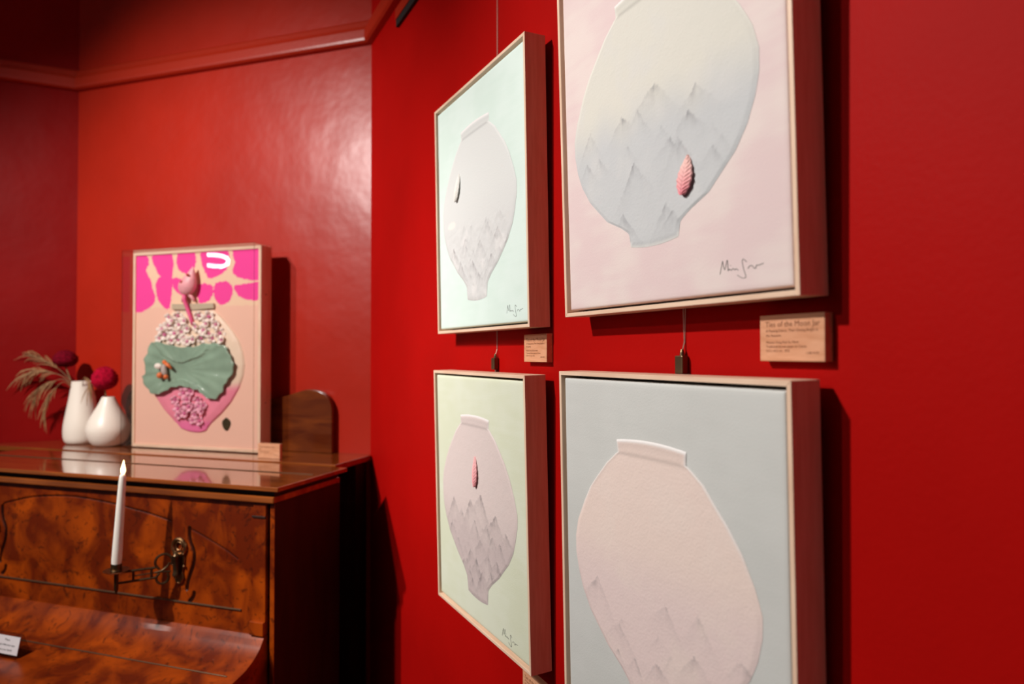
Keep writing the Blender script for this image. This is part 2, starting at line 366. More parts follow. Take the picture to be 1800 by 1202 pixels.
def leaf_mesh(L, Wd, base, ang, lift, seed):
    # carved feather-like leaf: pleated on both sides of a midrib, its lower tip standing off the paper
    ca, sa = math.cos(ang), math.sin(ang); mb = MB()
    def side(off):
        def fn(u, v):
            t = v; x = (2*u-1)
            wv = Wd*.5*(math.sin(PI*min(1, t**.8*.97+.03))**.75)*(1+.06*math.sin(t*38))
            px = x*wv + .10*L*math.sin(t*PI)*.35; pz = (t-.5)*L - abs(x)*-.10*L*(t < .9)*0
            pleat = .0011*math.sin((t*13 - abs(x)*2.2)*2*PI*.75)*(min(1, abs(x)*2.2))*(1-abs(x)**6)
            y = lift*(1-.75*t) + .0018*(1-x*x) - .0015*(abs(x) < .10) + pleat + .002*math.sin(t*PI) - off
            return (base[0]+ca*px-sa*pz, -y, base[1]+sa*px+ca*pz)
        return fn
    f, b_ = side(0), side(.0016)
    nu, nv = 17, 70
    mb.grid(nu, nv, f); mb.grid(nu, nv, b_)
    k = nu*nv
    ring = [i for i in range(nu)] + [j*nu+nu-1 for j in range(1, nv)] + [(nv-1)*nu+i for i in range(nu-2, -1, -1)] + [j*nu for j in range(nv-2, 0, -1)]
    mb.f += [(ring[i], ring[(i+1) % len(ring)], k+ring[(i+1) % len(ring)], k+ring[i]) for i in range(len(ring))]
    return mb
def leaf_mat(name, c1, c2, z0, z1):
    m, N, L, p = new_mat(name); tc = N.new('ShaderNodeTexCoord'); sp = N.new('ShaderNodeSeparateXYZ'); mr_ = N.new('ShaderNodeMapRange')
    mr_.inputs['From Min'].default_value = z0; mr_.inputs['From Max'].default_value = z1
    r = N.new('ShaderNodeValToRGB'); r.color_ramp.elements[0].color = (*c1, 1); r.color_ramp.elements[1].color = (*c2, 1)
    L.new(tc.outputs['Object'], sp.inputs[0]); L.new(sp.outputs['Z'], mr_.inputs['Value']); L.new(mr_.outputs[0], r.inputs['Fac']); L.new(r.outputs['Color'], p.inputs['Base Color'])
    p.inputs['Roughness'].default_value = .6
    return m
def painting(y, z, tilt, ground, gvar, foot, colf, relief, seed, label, sig, leaf=None):
    m = frame_mat((XW, y+W, z), (0, -1, 0), (-math.sin(tilt), 0, math.cos(tilt)))
    root = empty('framed_painting', m, label, 'painting', 'moon jar paintings on the red wall')
    bk = -.004; fr = -D
    # four mitred bars
    o_ = [(0, 0), (W, 0), (W, H), (0, H)]; i_ = [(FB, FB), (W-FB, FB), (W-FB, H-FB), (FB, H-FB)]
    for k in range(4):
        a, b, c, d = o_[k], o_[(k+1) % 4], i_[(k+1) % 4], i_[k]
        mm = MB().hexa([(a[0], fr, a[1]), (b[0], fr, b[1]), (c[0], fr, c[1]), (d[0], fr, d[1]), (a[0], bk, a[1]), (b[0], bk, b[1]), (c[0], bk, c[1]), (d[0], bk, d[1])])
        mm.build('frame_bar', 'mapleh' if k % 2 == 0 else 'maple', root, bevel=.0005, seg=1)
    g = FB+.0045
    MB().box(FB-.001, W-FB+.001, -.012, -.008, FB-.001, H-FB+.001).build('backing_board', 'gap', root)
    # stretched canvas with rounded edges
    cw, ch = W-2*g, H-2*g; yf = -(D-.004)
    def fn(u, v):
        x = g+cw*u; b = g+ch*v; e = min(u*cw, (1-u)*cw, v*ch, (1-v)*ch)
        r = .004; drop = r-math.sqrt(max(0, r*r-max(0, r-e)**2))
        return (x, yf+drop, b)
    def cf(u, v):
        x, b = (g+cw*u)*1000, (g+ch*v)*1000
        return mixc(ground, gvar, ss(fbm(x, b, .008, seed)+.25*nz(x*.3, b*2, .05, seed), -.35, .35))
    us = lambda n: [0, .002, .004, .008] + [.008+.984*i/(n-1) for i in range(1, n-1)] + [.992, .996, .998, 1]
    U, V = us(90), us(100); mb = MB(); nu = len(U); nv = len(V)
    mb.add([fn(u, v) for v in V for u in U], [(j*nu+i, j*nu+i+1, (j+1)*nu+i+1, (j+1)*nu+i) for j in range(nv-1) for i in range(nu-1)], [cf(u, v) for v in V for u in U])
    # canvas sides
    ring = list(range(nu)) + [j*nu+nu-1 for j in range(1, nv)] + [(nv-1)*nu+i for i in range(nu-2, -1, -1)] + [j*nu for j in range(nv-2, 0, -1)]
    k0 = len(mb.v); 
    for i in ring: mb.v.append((mb.v[i][0], -.013, mb.v[i][2])); mb.c.append(mixc(ground, (.6, .55, .5), .3))
    mb.f += [(ring[i], k0+i, k0+(i+1) % len(ring), ring[(i+1) % len(ring)]) for i in range(len(ring))]
    cv = mb.build('canvas', 'paintc', root, smooth=True)
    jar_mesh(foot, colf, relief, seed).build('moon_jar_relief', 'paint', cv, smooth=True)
    if sig:
        dx, dz, rad, mt = sig; sb = MB()
        for st in SIG:
            pts = smooth_poly([((px/10+dx)/1000, (pz/10+dz)/1000) for px, pz in st], 4, False)
            sb.tube([(a, yf-.0001, b) for a, b in pts], rad, 5)
        sb.build('signature', mt, cv, label='handwritten signature')
    if leaf:
        (lx, lz), L_, Wd, ang, mt = leaf
        leaf_mesh(L_, Wd, (lx, lz), ang, .006, seed).build('leaf_ornament', mt, root, smooth=True, label='small carved leaf standing off the paper')
        o = root.children[-1]
        for v in o.data.vertices: v.co.y += yf-.0005
        # little peg that holds the leaf
        MB().lathe([(.0025, 0), (.0025, .003)], (lx, yf, lz+.006), 8, (0, -1, 0)).build('peg', mt, root)
    return root
M['mapleh'] = wood('pale_maple_rail', (.80, .54, .38), (.90, .66, .49), 9, (1.2, 14, 14), .45, dist=.6)

# mint
rf0 = ridge_field(peaks_for([(300, 235), (350, 215), (395, 190), (260, 200), (180, 215), (110, 200), (220, 160), (320, 165), (150, 165), (370, 160), (250, 130)], 34, 3, ((70, 400), (110, 250)), .52, 30), 1)
def col0(x, b, e, u):
    c = mixc((.735, .75, .735), (.69, .695, .69), ss(-b, -330, -180))
    c = mixc(c, (.80, .79, .78), ss(fbm(x, b, .02, 5), .05, .35)*.7*ss(-b, -260, -220))
    d = rf0(x, b)*ss(-b, -265, -230); c = mixc(c, (.34, .32, .33), d)
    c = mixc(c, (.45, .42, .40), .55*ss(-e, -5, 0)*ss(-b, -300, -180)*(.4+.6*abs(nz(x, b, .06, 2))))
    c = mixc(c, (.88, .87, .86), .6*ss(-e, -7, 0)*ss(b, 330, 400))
    if ((x-98)/24)**2+((b-255)/9)**2 < 1: c = (.86, .80, .76)
    return c
def rel0(x, b, e):
    k = ss(-b, -270, -210)*ss(e, 3, 15)
    return k*(1.3*abs(fbm(x, b, .018, 9))*2 + .35*nz(x*.6+b, b-x*.4, .06, 4)) + 1.0*rf0(x, b)*ss(e, 2, 8)
M['leaf_white'] = leaf_mat('white_leaf', (.82, .80, .75), (.90, .88, .84), .30, .37)
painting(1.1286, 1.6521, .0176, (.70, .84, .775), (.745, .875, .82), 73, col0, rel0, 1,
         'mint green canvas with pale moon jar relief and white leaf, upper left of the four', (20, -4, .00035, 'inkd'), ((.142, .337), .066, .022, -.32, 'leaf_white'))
# green
rf1 = ridge_field(peaks_for([(113, 268), (210, 279), (266, 299), (157, 249), (338, 267), (232, 238), (101, 210), (294, 239), (136, 177), (204, 167), (261, 200), (322, 221), (357, 217), (385, 242), (168, 138), (236, 156), (298, 178), (341, 177), (201, 120), (265, 132), (311, 145), (216, 104)], 16, 5, ((70, 400), (100, 240)), .50, 34), 11)
def col1(x, b, e, u):
    c = mixc((.71, .60, .575), (.60, .50, .49), ss(-b, -290, -170))
    c = mixc(c, (.70, .60, .575), ss(fbm(x, b, .015, 15), .0, .4)*.5)
    c = mixc(c, (.24, .205, .21), rf1(x, b))
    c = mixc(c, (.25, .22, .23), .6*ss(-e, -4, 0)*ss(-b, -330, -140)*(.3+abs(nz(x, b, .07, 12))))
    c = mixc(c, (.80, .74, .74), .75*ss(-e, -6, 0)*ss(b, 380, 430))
    return c
def rel1(x, b, e): return .9*rf1(x, b)*ss(e, 2, 8) + .35*fbm(x, b, .05, 19)*ss(e, 2, 8)
M['leaf_rose'] = leaf_mat('rose_leaf', (.80, .30, .33), (.90, .50, .50), .30, .38)
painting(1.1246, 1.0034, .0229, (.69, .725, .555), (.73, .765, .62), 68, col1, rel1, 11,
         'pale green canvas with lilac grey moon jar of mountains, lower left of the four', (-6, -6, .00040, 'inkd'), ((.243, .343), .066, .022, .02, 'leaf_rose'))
# pink
rf2 = ridge_field(peaks_for([(249, 315), (332, 284), (209, 290), (171, 291), (313, 256), (278, 231), (294, 227), (357, 200), (87, 290), (198, 215), (76, 244), (169, 147), (265, 145), (281, 132)], 6, 8, ((80, 390), (120, 300)), .42, 26), 21)
def col2(x, b, e, u):
    c = mixc((.73, .71, .64), (.60, .615, .625), ss(-b-.25*(x-237)*0-18*nz(x, 0, .02, 22), -325, -235))
    c = mixc(c, (.71, .70, .68), ss(fbm(x, b, .012, 25), .0, .4)*.45)
    c = mixc(c, (.24, .24, .26), rf2(x, b))
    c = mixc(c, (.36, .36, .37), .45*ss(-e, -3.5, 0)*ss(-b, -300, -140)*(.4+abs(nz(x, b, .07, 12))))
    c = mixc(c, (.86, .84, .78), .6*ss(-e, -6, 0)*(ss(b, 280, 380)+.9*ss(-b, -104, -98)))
    return c
def rel2(x, b, e): return .5*rf2(x, b)*ss(e, 2, 8) + .35*fbm(x, b, .05, 29)*ss(e, 2, 8)
M['leaf_pink'] = leaf_mat('pink_leaf', (.82, .24, .29), (.90, .55, .50), .145, .185)
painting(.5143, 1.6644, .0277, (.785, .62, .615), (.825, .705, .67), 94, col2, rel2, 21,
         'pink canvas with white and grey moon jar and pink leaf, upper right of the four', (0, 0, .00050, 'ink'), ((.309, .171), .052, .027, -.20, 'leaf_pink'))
# blue
rf3 = ridge_field(peaks_for([(266, 248), (158, 187), (329, 256), (195, 150), (244, 161), (162, 127), (322, 201), (404, 227), (153, 147), (103, 240)], 10, 9, ((110, 390), (95, 210)), .34, 28), 31)
def col3(x, b, e, u):
    c = mixc((.87, .71, .64), (.83, .67, .645), ss(-b, -330, -230))
    c = mixc(c, (.88, .74, .67), ss(fbm(x, b, .012, 35), .0, .4)*.5)
    c = mixc(c, (.32, .28, .29), rf3(x, b))
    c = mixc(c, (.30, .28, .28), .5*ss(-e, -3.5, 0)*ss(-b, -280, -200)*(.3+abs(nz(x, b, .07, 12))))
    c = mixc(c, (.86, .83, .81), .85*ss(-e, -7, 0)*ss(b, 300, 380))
    return c
def rel3(x, b, e): return .5*rf3(x, b)*ss(e, 2, 8) + .3*fbm(x, b, .05, 39)*ss(e, 2, 8) + 1.2*ss(-e, -9, -2)*ss(b, 330, 400)
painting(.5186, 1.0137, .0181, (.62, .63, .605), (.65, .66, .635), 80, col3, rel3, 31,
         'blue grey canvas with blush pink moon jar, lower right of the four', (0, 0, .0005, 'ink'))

# wooden caption blocks on the wall
def plaque_lines(season):
    return [('Ties of the Moon Jar', .0085, .0405, .0092, 'LEFT'), ('A Passing Dance, Then Shining Bright in', .0095, .0345, .0046, 'LEFT'), ('the '+season, .0095, .0288, .0046, 'LEFT'),
            ('Mineral, Gong Mok Su, Meok', .0095, .0210, .0040, 'LEFT'), ('Traditional korean paper on Canvas', .0095, .0160, .0040, 'LEFT'), ('53.0 x 45.5 cm,  2022', .0095, .0110, .0040, 'LEFT'), ('1,600 AUD', .084, .0085, .0038, 'RIGHT')]
def plaque(name, m, label, lines, w_=.0915, h_=.0545, d_=.014, group='wooden caption blocks'):
    r = empty(name, m, label, 'sign', group)
    MB().box(0, w_, -d_, -.0004, 0, h_).build('block', 'plaquewood', r, bevel=.0006, seg=1)
    text_part(lines, r, 'burn', -d_-.0002)
    return r
M['plaquewood'] = wood('caption_block_wood', (.64, .29, .15), (.76, .385, .225), 7, (3, 14, 14), .5, dist=.5)
def wallm(y, z): return frame_mat((XW, y, z), (0, -1, 0))
plaque('caption_block', wallm(.6035, 1.5915), 'wooden caption block on the wall under the pink painting', plaque_lines('Autumn'))
plaque('caption_block', wallm(1.2170, 1.585), 'wooden caption block on the wall between the mint and green paintings', plaque_lines('Spring'))
plaque('caption_block', wallm(1.2250, .915), 'wooden caption block at the picture bottom, under the green painting', plaque_lines('Summer'))

# hanging track, wires and cable grippers
tr = empty('hanging_track', frame_mat((XW, 2.10, 2.645), (0, -1, 0)), 'red picture hanging track on the wall below the picture rail', 'rail')
MB().box(0, 2.10-RY-.1, -.013, -.0004, .024, .058).build('track_body', 'rail', tr, bevel=.001)
MB().box(.0, 2.10-RY-.1, -.010, -.0004, .002, .0238).build('black_strip', 'black', tr)  # solid black strip for the dark line under the track body
def hanging(y, zclip, ztop, label):
    r = empty('hanging_wire', frame_mat((XW, y, zclip), (0, -1, 0)), label, 'wire', 'picture hanging wires')
    for dx in (-.0022, .0022):
        MB().tube([(dx+.003, -.008, ztop-zclip), (dx+.003, -.0022, ztop-zclip-.05), (dx+.003, -.0018, 2.235-zclip), (dx, -.0016, 1.66-zclip), (0+dx*.3, -.0016, .045), (dx*.2, -.006, .031)], .0006, 6).build('strand', 'wire', r)
    g = MB().box(-.008, .008, -.013, -.001, 0, .026).build('cable_gripper', 'clip', r, bevel=.0015)
    MB().lathe([(.0035, 0), (.003, .005), (.0016, .009)], (0, -.006, .026), 12).build('collar', 'clip', g)
    MB().tube([(.002, -.006, 0), (.002, -.006, -.008), (.003, -.006, -.016)], .002, 8).build('hook', 'steel', g)
    return r
hanging(1.3690, 1.5665, 2.655, 'steel hanging wire with gripper between the mint and green paintings')
hanging(.7533, 1.5720, 2.655, 'steel hanging wire with gripper between the pink and blue paintings')

# ------------------------------------------------------------------ the piano, built along the back wall: local X = -t, local Y = -n
PM = frame_mat((XW, YC, 0), (R45, -R45, 0))
piano = empty('upright_piano', PM @ Matrix.Translation((-.64, 0, 0)), 'burr walnut upright piano with brass candle sconces against the back wall', 'piano')
PX = .64
def pb(t0, t1, n0, n1, z0, z1): return MB().box(-t1+PX, -t0+PX, -n1, -n0, z0, z1)
TL_ = 1.33
ZT = 1.238
pb(-.068, TL_+.035, .262, .612, ZT-.013, ZT).build('lid', 'lidw', piano, bevel=.003, seg=3)
pb(-.036, TL_+.005, .270, .583, 1.209, ZT-.0131).build('lid_riser', 'darkw', piano)
pb(-.046, TL_+.015, .270, .602, 1.190, 1.2088).build('cornice_moulding', 'lidw', piano, bevel=.004, seg=3)
pb(-.042, TL_, .408, .4125, ZT, ZT+.0022).build('lid_hinge', 'hinge', piano, bevel=.0008, seg=1)
MB().prism([(-t+PX, -n) for t, n in ((-.014, .247), (-.014, .022), (.006, .002), (1.412, .002), (1.60, .200), (1.60, .247))], 1.222, 1.2415, 'z').build('rear_board', 'lidw', piano, bevel=.002)
for t in (.0, .34, .68, 1.02, 1.30): pb(t, t+.07, .03, .10, 0, 1.2218).build('back_post', 'darkw', piano)
for t in (-.036, TL_-.013): pb(t, t+.016, .255, .582, 0, 1.1898).build('case_side', 'darkw', piano, bevel=.002)
for t in (-.0375, TL_+.0005): pb(t+.0012, t+.0148, .5822, .5845, .05, 1.185).build('case_edge', 'burl', piano)
pb(-.02, TL_-.014, .27, .50, .02, 1.18).build('action_case', 'black', piano)
# upper front panel with carved lines and fretwork slots
NFP = .585
ARCH = [(.30, 1.122), (.3247, 1.1139), (.40, 1.129), (.4755, 1.140), (.56, 1.151), (.6568, 1.159), (.72, 1.1605), (.775, 1.1585), (.84, 1.153), (.8974, 1.1453), (.96, 1.131), (1.0033, 1.1202), (1.0133, 1.1085)][1:]
SLOT = [(.2559, 1.0977), (.2557, 1.075), (.251, 1.055), (.241, 1.035), (.2385, 1.015), (.243, .99), (.254, .962), (.262, .938), (.264, .9214)]
HOOK = [(.2379, .9128), (.241, .902), (.247, .893), (.254, .887)]
SIDEARC = [(.2540, 1.0970), (.2160, 1.084), (.1605, 1.0615), (.12, 1.044), (.0853, 1.0248)]
OFF = .757
lines_ = [(smooth_poly(ARCH, 4, False), .0022), (smooth_poly(SLOT, 4, False), .0062), (smooth_poly(HOOK, 4, False), .0062), (smooth_poly(SIDEARC, 4, False), .0016),
          (smooth_poly([(a+OFF, b+.011) for a, b in SLOT], 4, False), .0062), (smooth_poly([(a+OFF, b+.006) for a, b in HOOK], 4, False), .0060),
          (smooth_poly([(1.26-a*.9, b) for a, b in SIDEARC], 4, False), .0016)]
segs = []
for pl, wd in lines_:
    for a, b in zip(pl, pl[1:]): segs.append((a[0], a[1], b[0], b[1], wd, min(a[0], b[0])-.03, max(a[0], b[0])+.03))
PT0, PT1, PZ0, PZ1 = .030, 1.285, .823, 1.1898
def sdist(t, z):
    best = 9.
    for x0, z0, x1, z1, wd, lo, hi in segs:
        if t < lo or t > hi: continue
        dx, dz = x1-x0, z1-z0; q = ((t-x0)*dx+(z-z0)*dz)/(dx*dx+dz*dz+1e-12); q = max(0, min(1, q))
        d_ = math.hypot(t-x0-q*dx, z-z0-q*dz) - wd
        if d_ < best: best = d_
    return best
NT, NZ = 500, 150
cache = {}
def sd(u, v):
    k = (u, v)
    if k not in cache: cache[k] = sdist(PT1-(PT1-PT0)*u, PZ0+(PZ1-PZ0)*v)
    return cache[k]
panel = MB().grid(NT, NZ, lambda u, v: (-(PT1-(PT1-PT0)*u)+PX, -NFP + .004*(1-ss(sd(u, v), -.0030, .0012)), PZ0+(PZ1-PZ0)*v),
                  lambda u, v: (lambda k: (1-.9*k, 1-.92*k, 1-.94*k))(1-ss(sd(u, v), -.0010, .0010))).build('front_panel', 'panel', piano, smooth=True)
for t0, t1 in ((-.0125, .0298), (1.2855, TL_-.016)):
    pl = pb(t0, t1, .500, NFP+.006, PZ0+.001, 1.1895).build('pilaster', 'burl', piano, bevel=.002)
    pb(t0-.0003, t1+.002, NFP+.0055, NFP+.009, 1.146, 1.152).build('pilaster_band', 'darkw', pl, bevel=.001)
    pb(t0-.0003, t1+.004, NFP+.0055, NFP+.016, .8240, .862).build('pilaster_base', 'burl', pl, bevel=.002)
pb(.071, 1.245, NFP-.0006, NFP+.004, .8805, .8860).build('bead_moulding', 'hinge', piano, bevel=.0018)
# curved fall and keybed: one profile swept along the piano
FALL = [(.5905, .8215), (.5905, .8365+.0), (.5939, .8225), (.5985, .815), (.6043, .8065), (.6113, .7969), (.6228, .7863), (.6366, .7767), (.6523, .7683), (.6701, .761), (.6918, .7557), (.7131, .7515), (.75, .7455), (.80, .7400), (.85, .7360), (.885, .7310), (.900, .7200), (.905, .7000), (.902, .672), (.52, .66), (.52, .8215)]
FALL = [(.586, .8225), (.5915, .8225)] + smooth_poly(FALL[3:17], 3, False) + FALL[17:20] + [(.52, .8225)]
fall = MB().prism([(-a, b) for a, b in FALL], -TL_+.016+PX, .0115+PX, 'x').build('fall_board', 'burl', piano, smooth='auto')
pb(.022, 1.28, .6975, .7010, .7537, .7568).build('fall_hinge', 'hinge', fall, bevel=.0006, seg=1)
pb(-.018, TL_-.017, .46, .50, .10, .655).build('lower_panel', 'burl', piano, bevel=.003)
pb(-.030, TL_, .27, .53, .0, .10).build('plinth', 'darkw', piano, bevel=.004)
for t in (.005, 1.255): pb(t, t+.06, .80, .86, .0, .665).build('front_leg', 'darkw', piano, bevel=.006)

# ------------------------------------------------------------------ candle sconces
def sconce(t, label):
    n = NFP+.0005
    r = empty('candle_sconce', PM @ Matrix.Translation((-t, -n, .94)), label, 'sconce', 'brass sconces on the piano front')
    ring = lambda cx, cy, cz, rad, ax, k=20: [(cx+(rad*math.cos(2*PI*i/k) if ax == 'xz' else 0), cy, cz+rad*math.sin(2*PI*i/k)) for i in range(k)]
    p = MB()
    p.tube(ring(0, -.004, .102, .0225, 'xz'), .0055, 8, True); p.tube(ring(0, -.004, .104, .012, 'xz', 16), .0022, 8, True)
    p.prism(smooth_poly([(-.015, .085), (-.020, .06), (-.014, .035), (-.012, .015), (0, -.002), (.012, .015), (.014, .035), (.020, .06), (.015, .085)], 4), -.005, 0, 'y')
    p.tube([(-.011, -.004, .03), (-.016, -.004, .014), (-.008, -.004, .0), (0, -.004, -.003), (.008, -.004, .0), (.016, -.004, .014), (.011, -.004, .03)], .003, 8)
    for x, z in ((-.017, .083), (.017, .083), (.0195, .048), (-.0195, .048), (0, .123)): p.ball((x, -.006, z), .004, 8, 6)
    p.build('back_plate', 'brass', r, smooth='auto')
    MB().lathe([(.006, 0), (.0095, .003), (.0095, .008), (.0078, .011), (.0078, .052), (.0095, .055), (.0095, .060), (.006, .064), (.004, .070)], (0, -.016, .020), 20).build('hinge_barrel', 'dbrass', r, smooth='auto')
    e = Vector((-(.3985-.2885), -(.702-NFP), 0)); e.z = 0     # from hinge to candle axis
    h = Vector((0, -.016, 0)); u = (e-h).normalized(); ln = (e-h).length
    at = lambda a, z: h+u*a+Vector((0, 0, z))
    a = MB()
    a.tube([at(ln-.002, .020), at(.052, .024)], .0036, 8); a.tube([at(ln-.002, .050), at(.052, .052)], .0036, 8)
    a.tube([at(.052, .038), at(ln*.72, .036)], .0018, 8)
    for q in (.062, ln*.72): a.tube([at(q, .021), at(q, .052)], .0034, 8)
    rr = lambda ca, cz, rad, a0, a1, k=16: [at(ca+rad*math.cos(a0+(a1-a0)*i/k), cz+rad*math.sin(a0+(a1-a0)*i/k)) for i in range(k+1)]
    a.tube(rr(.031, .066, .022, PI*1.15, -PI*.35), .0036, 8); a.tube(rr(.034, .020, .016, PI*.75, PI*2.35), .0036, 8)
    a.tube([at(.052, .038), at(.035, .042), at(.022, .052), at(.016, .062)], .0026, 8); a.tube([at(.052, .038), at(.030, .038), at(.012, .036)], .0026, 8)
    a.build('arm', 'dbrass', r, smooth='auto')
    c = at(ln, 0)
    MB().lathe([(.002, -.008), (.0045, .0), (.0058, .006), (.0058, .048), (.010, .052)], c, 16).build('stem', 'dbrass', r, smooth='auto')
    MB().lathe([(.010, .050), (.022, .0515), (.032, .056), (.0335, .0585), (.032, .0590), (.020, .0545), (.012, .0540)], c, 32).build('drip_pan', 'brass', r, smooth='auto')
    MB().lathe([(.0125, .0535), (.0155, .0570), (.0140, .0600), (.0150, .0640), (.0138, .0680), (.0148, .0720), (.0138, .0750), (.0138, .0760)], c, 24).build('candle_cup', 'dbrass', r, smooth='auto')
    return r.matrix_world @ (c+Vector((0, 0, .0765)))
cpos = sconce(.2885, 'brass candle sconce with swung arm holding the white candle on the piano')
sconce(1.047, 'brass candle sconce at the left picture edge on the piano')
ctilt = Matrix.Rotation(math.radians(4.6), 4, 'Y')
cn = empty('taper_candle', Matrix.Translation(cpos) @ PM.to_3x3().to_4x4() @ ctilt, 'white taper candle with glowing flame tip in the brass sconce', 'candle')
MB().lathe([(.0125, .0), (.0132, .012), (.0128, .04), (.0112, .13), (.0092, .225), (.0084, .243), (.0070, .249), (.003, .252)], n=28).build('wax_body', 'wax', cn, smooth='auto')
MB().lathe([(.0028, .2505), (.0056, .256), (.0062, .262), (.0050, .270), (.0028, .279), (.0012, .286), (.0004, .290)], n=18).build('flame', 'flame', cn, smooth=True, label='warm glowing flame-shaped bulb')

# ------------------------------------------------------------------ arched panel, relief art in its acrylic case, caption block, sign card
ZB = 1.2417
hw = .484
half = [(.484, 0), (.484, .155), (.478, .182), (.462, .206), (.437, .222), (.405, .2295), (.372, .2285), (.335, .219), (.29, .206), (.24, .196), (.18, .190), (.10, .187), (0, .186)]
half = half[:2]+smooth_poly(half[1:], 4, False)[1:]
poly = half+[(-a, b) for a, b in half[::-1][1:]]
ap = MB().prism(poly, -.030, -.010, 'y').build('arched_panel', 'archw', matrix=PM @ Matrix.Translation((-.626, 0, ZB)), bevel=.0025, seg=2)
tag(ap, 'dark arched mahogany board standing against the back wall behind the vase artwork', 'board')

FW, FH, FD = .597, .752, .058
art = empty('relief_artwork', PM @ Matrix.Translation((-.978, -.120, ZB+.0035)), 'framed clay relief of a flower vase on pink and peach ground standing on the piano', 'artwork')
fb = .0115
o_ = [(0, 0), (FW, 0), (FW, FH), (0, FH)]; i_ = [(fb, fb), (FW-fb, fb), (FW-fb, FH-fb), (fb, FH-fb)]
for k in range(4):
    a, b, c, d = o_[k], o_[(k+1) % 4], i_[(k+1) % 4], i_[k]
    MB().hexa([(a[0], 0, a[1]), (b[0], 0, b[1]), (c[0], 0, c[1]), (d[0], 0, d[1]), (a[0], FD, a[1]), (b[0], FD, b[1]), (c[0], FD, c[1]), (d[0], FD, d[1])]).build('frame_bar', 'mapleh' if k % 2 == 0 else 'maple', art, bevel=.0006, seg=1)
BLOBS = [[(8, 744), (62, 742), (72, 707), (57, 678), (82, 647), (92, 609), (106, 578), (97, 549), (54, 527), (8, 524)], [(95, 746), (185, 746), (186, 654), (129, 656), (105, 691), (91, 714)], [(129, 656), (186, 656), (186, 599), (177, 536), (154, 532), (121, 563), (106, 623)], [(213, 746), (295, 746), (291, 676), (250, 663), (213, 683)], [(190, 647), (232, 641), (240, 600), (237, 582), (214, 590), (191, 613)], [(327, 746), (447, 746), (439, 670), (395, 647), (359, 641), (337, 674), (323, 711)], [(310, 620), (368, 616), (382, 593), (369, 564), (342, 550), (312, 552)], [(391, 621), (439, 627), (465, 608), (467, 576), (448, 548), (413, 540), (387, 564), (382, 593)], [(469, 746), (594, 746), (594, 636), (560, 626), (491, 639), (465, 665), (478, 697)], [(474, 608), (509, 614), (543, 616), (594, 616), (594, 555), (535, 556), (500, 568), (479, 590)]]
BL = [smooth_poly(b, 2) for b in BLOBS]
def inside(x, y, poly):
    c = False; n = len(poly); j = n-1
    for i in range(n):
        xi, yi = poly[i]; xj, yj = poly[j]
        if (yi > y) != (yj > y) and x < (xj-xi)*(y-yi)/(yj-yi)+xi: c = not c
        j = i
    return c
def colA(u, v):
    x = (fb+(FW-2*fb)*u)*1000; z = (fb+(FH-2*fb)*v)*1000
    up_ = z > 535+6*nz(x, 0, .05, 3)
    c = (.88, .60, .42) if up_ else (.87, .52, .40)
    if z > 520:
        xx, zz = x+3.5*nz(x, z, .12, 1)+2*nz(x, z, .4, 1), z+3.5*nz(x, z, .12, 2)+2*nz(x, z, .4, 2)
        for b in BL:
            if inside(xx, zz, b): return (.92, .06, .34)
    return c
bd = MB().grid(210, 270, lambda u, v: (fb+(FW-2*fb)*u, .005, fb+(FH-2*fb)*v), colA).build('painted_ground', 'paintc', art)
YG = .005
BODY = [(387, 520), (423, 491), (467, 447), (502, 404), (519, 361), (526, 318), (520, 276), (503, 233), (469, 183), (425, 139), (382, 105), (364, 87), (355, 72), (310, 63), (265, 69), (233, 79), (219, 93), (200, 107), (153, 147), (110, 198), (86, 242), (71, 287), (71, 332), (80, 377), (108, 421), (150, 473), (192, 520)]
RB = sorted(BODY[:14], key=lambda p: -p[1]); LB = sorted(BODY[13:], key=lambda p: -p[1])
def interp(tab, z):
    for (x1, z1), (x0, z0) in zip(tab, tab[1:]):
        if z0 <= z <= z1: return x0+(x1-x0)*(z-z0)/max(1e-6, z1-z0)
    return tab[0][0] if z > tab[0][1] else tab[-1][0]
def bodypos(u, v):
    z = 63.2+(520-63.2)*v; a, b = interp(LB, z), interp(RB, z); return a+(b-a)*u, z, (b-a)
def bodyfn(u, v):
    x, z, wd = bodypos(u, v); e = min(u*wd, (1-u)*wd, (z-63)*1.0+1)
    h = 9*math.sqrt(max(0, min(1, e/40.)))+2.0*math.sqrt(max(0, min(1, e/4.)))+.8*nz(x, z, .03, 5)
    if u in (0, 1) or v == 0: h = 0
    return (x/1000, YG-h/1000, z/1000)
def bodycol(u, v):
    x, z, wd = bodypos(u, v)
    t = ss(-(z+10*nz(x, 0, .02, 4)), -262, -222); c = mixc((.86, .66, .50), (.88, .26, .36), t)
    return mixc(c, (.90, .20, .42), ss(-z, -118, -95))
jarA = MB().grid(90, 120, bodyfn, bodycol).build('vase_relief', 'glaze', art, smooth=True)
MB().prism(smooth_poly([(.194, .548), (.389, .546), (.391, .527), (.30, .522), (.196, .526)], 1), YG-.010, YG, 'y').build('vase_rim', 'beige', jarA, bevel=.002)
LEAF = [(108, 399), (151, 402), (225, 387), (298, 383), (370, 396), (423, 394), (458, 383), (472, 361), (489, 333), (494, 304), (481, 276), (459, 250), (442, 218), (412, 192), (372, 199), (345, 220), (309, 230), (263, 237), (218, 233), (181, 217), (134, 204), (101, 220), (77, 249), (74, 272), (90, 294), (80, 332), (94, 362)]
LP = smooth_poly(LEAF, 6); LP = [(x+3.0*math.sin(i*.9), z+2.2*math.cos(i*1.1)) for i, (x, z) in enumerate(LP)]
F1 = smooth_poly([(137, 391), (160, 362), (198, 339), (253, 325), (299, 336), (353, 354), (384, 383)], 4, False)
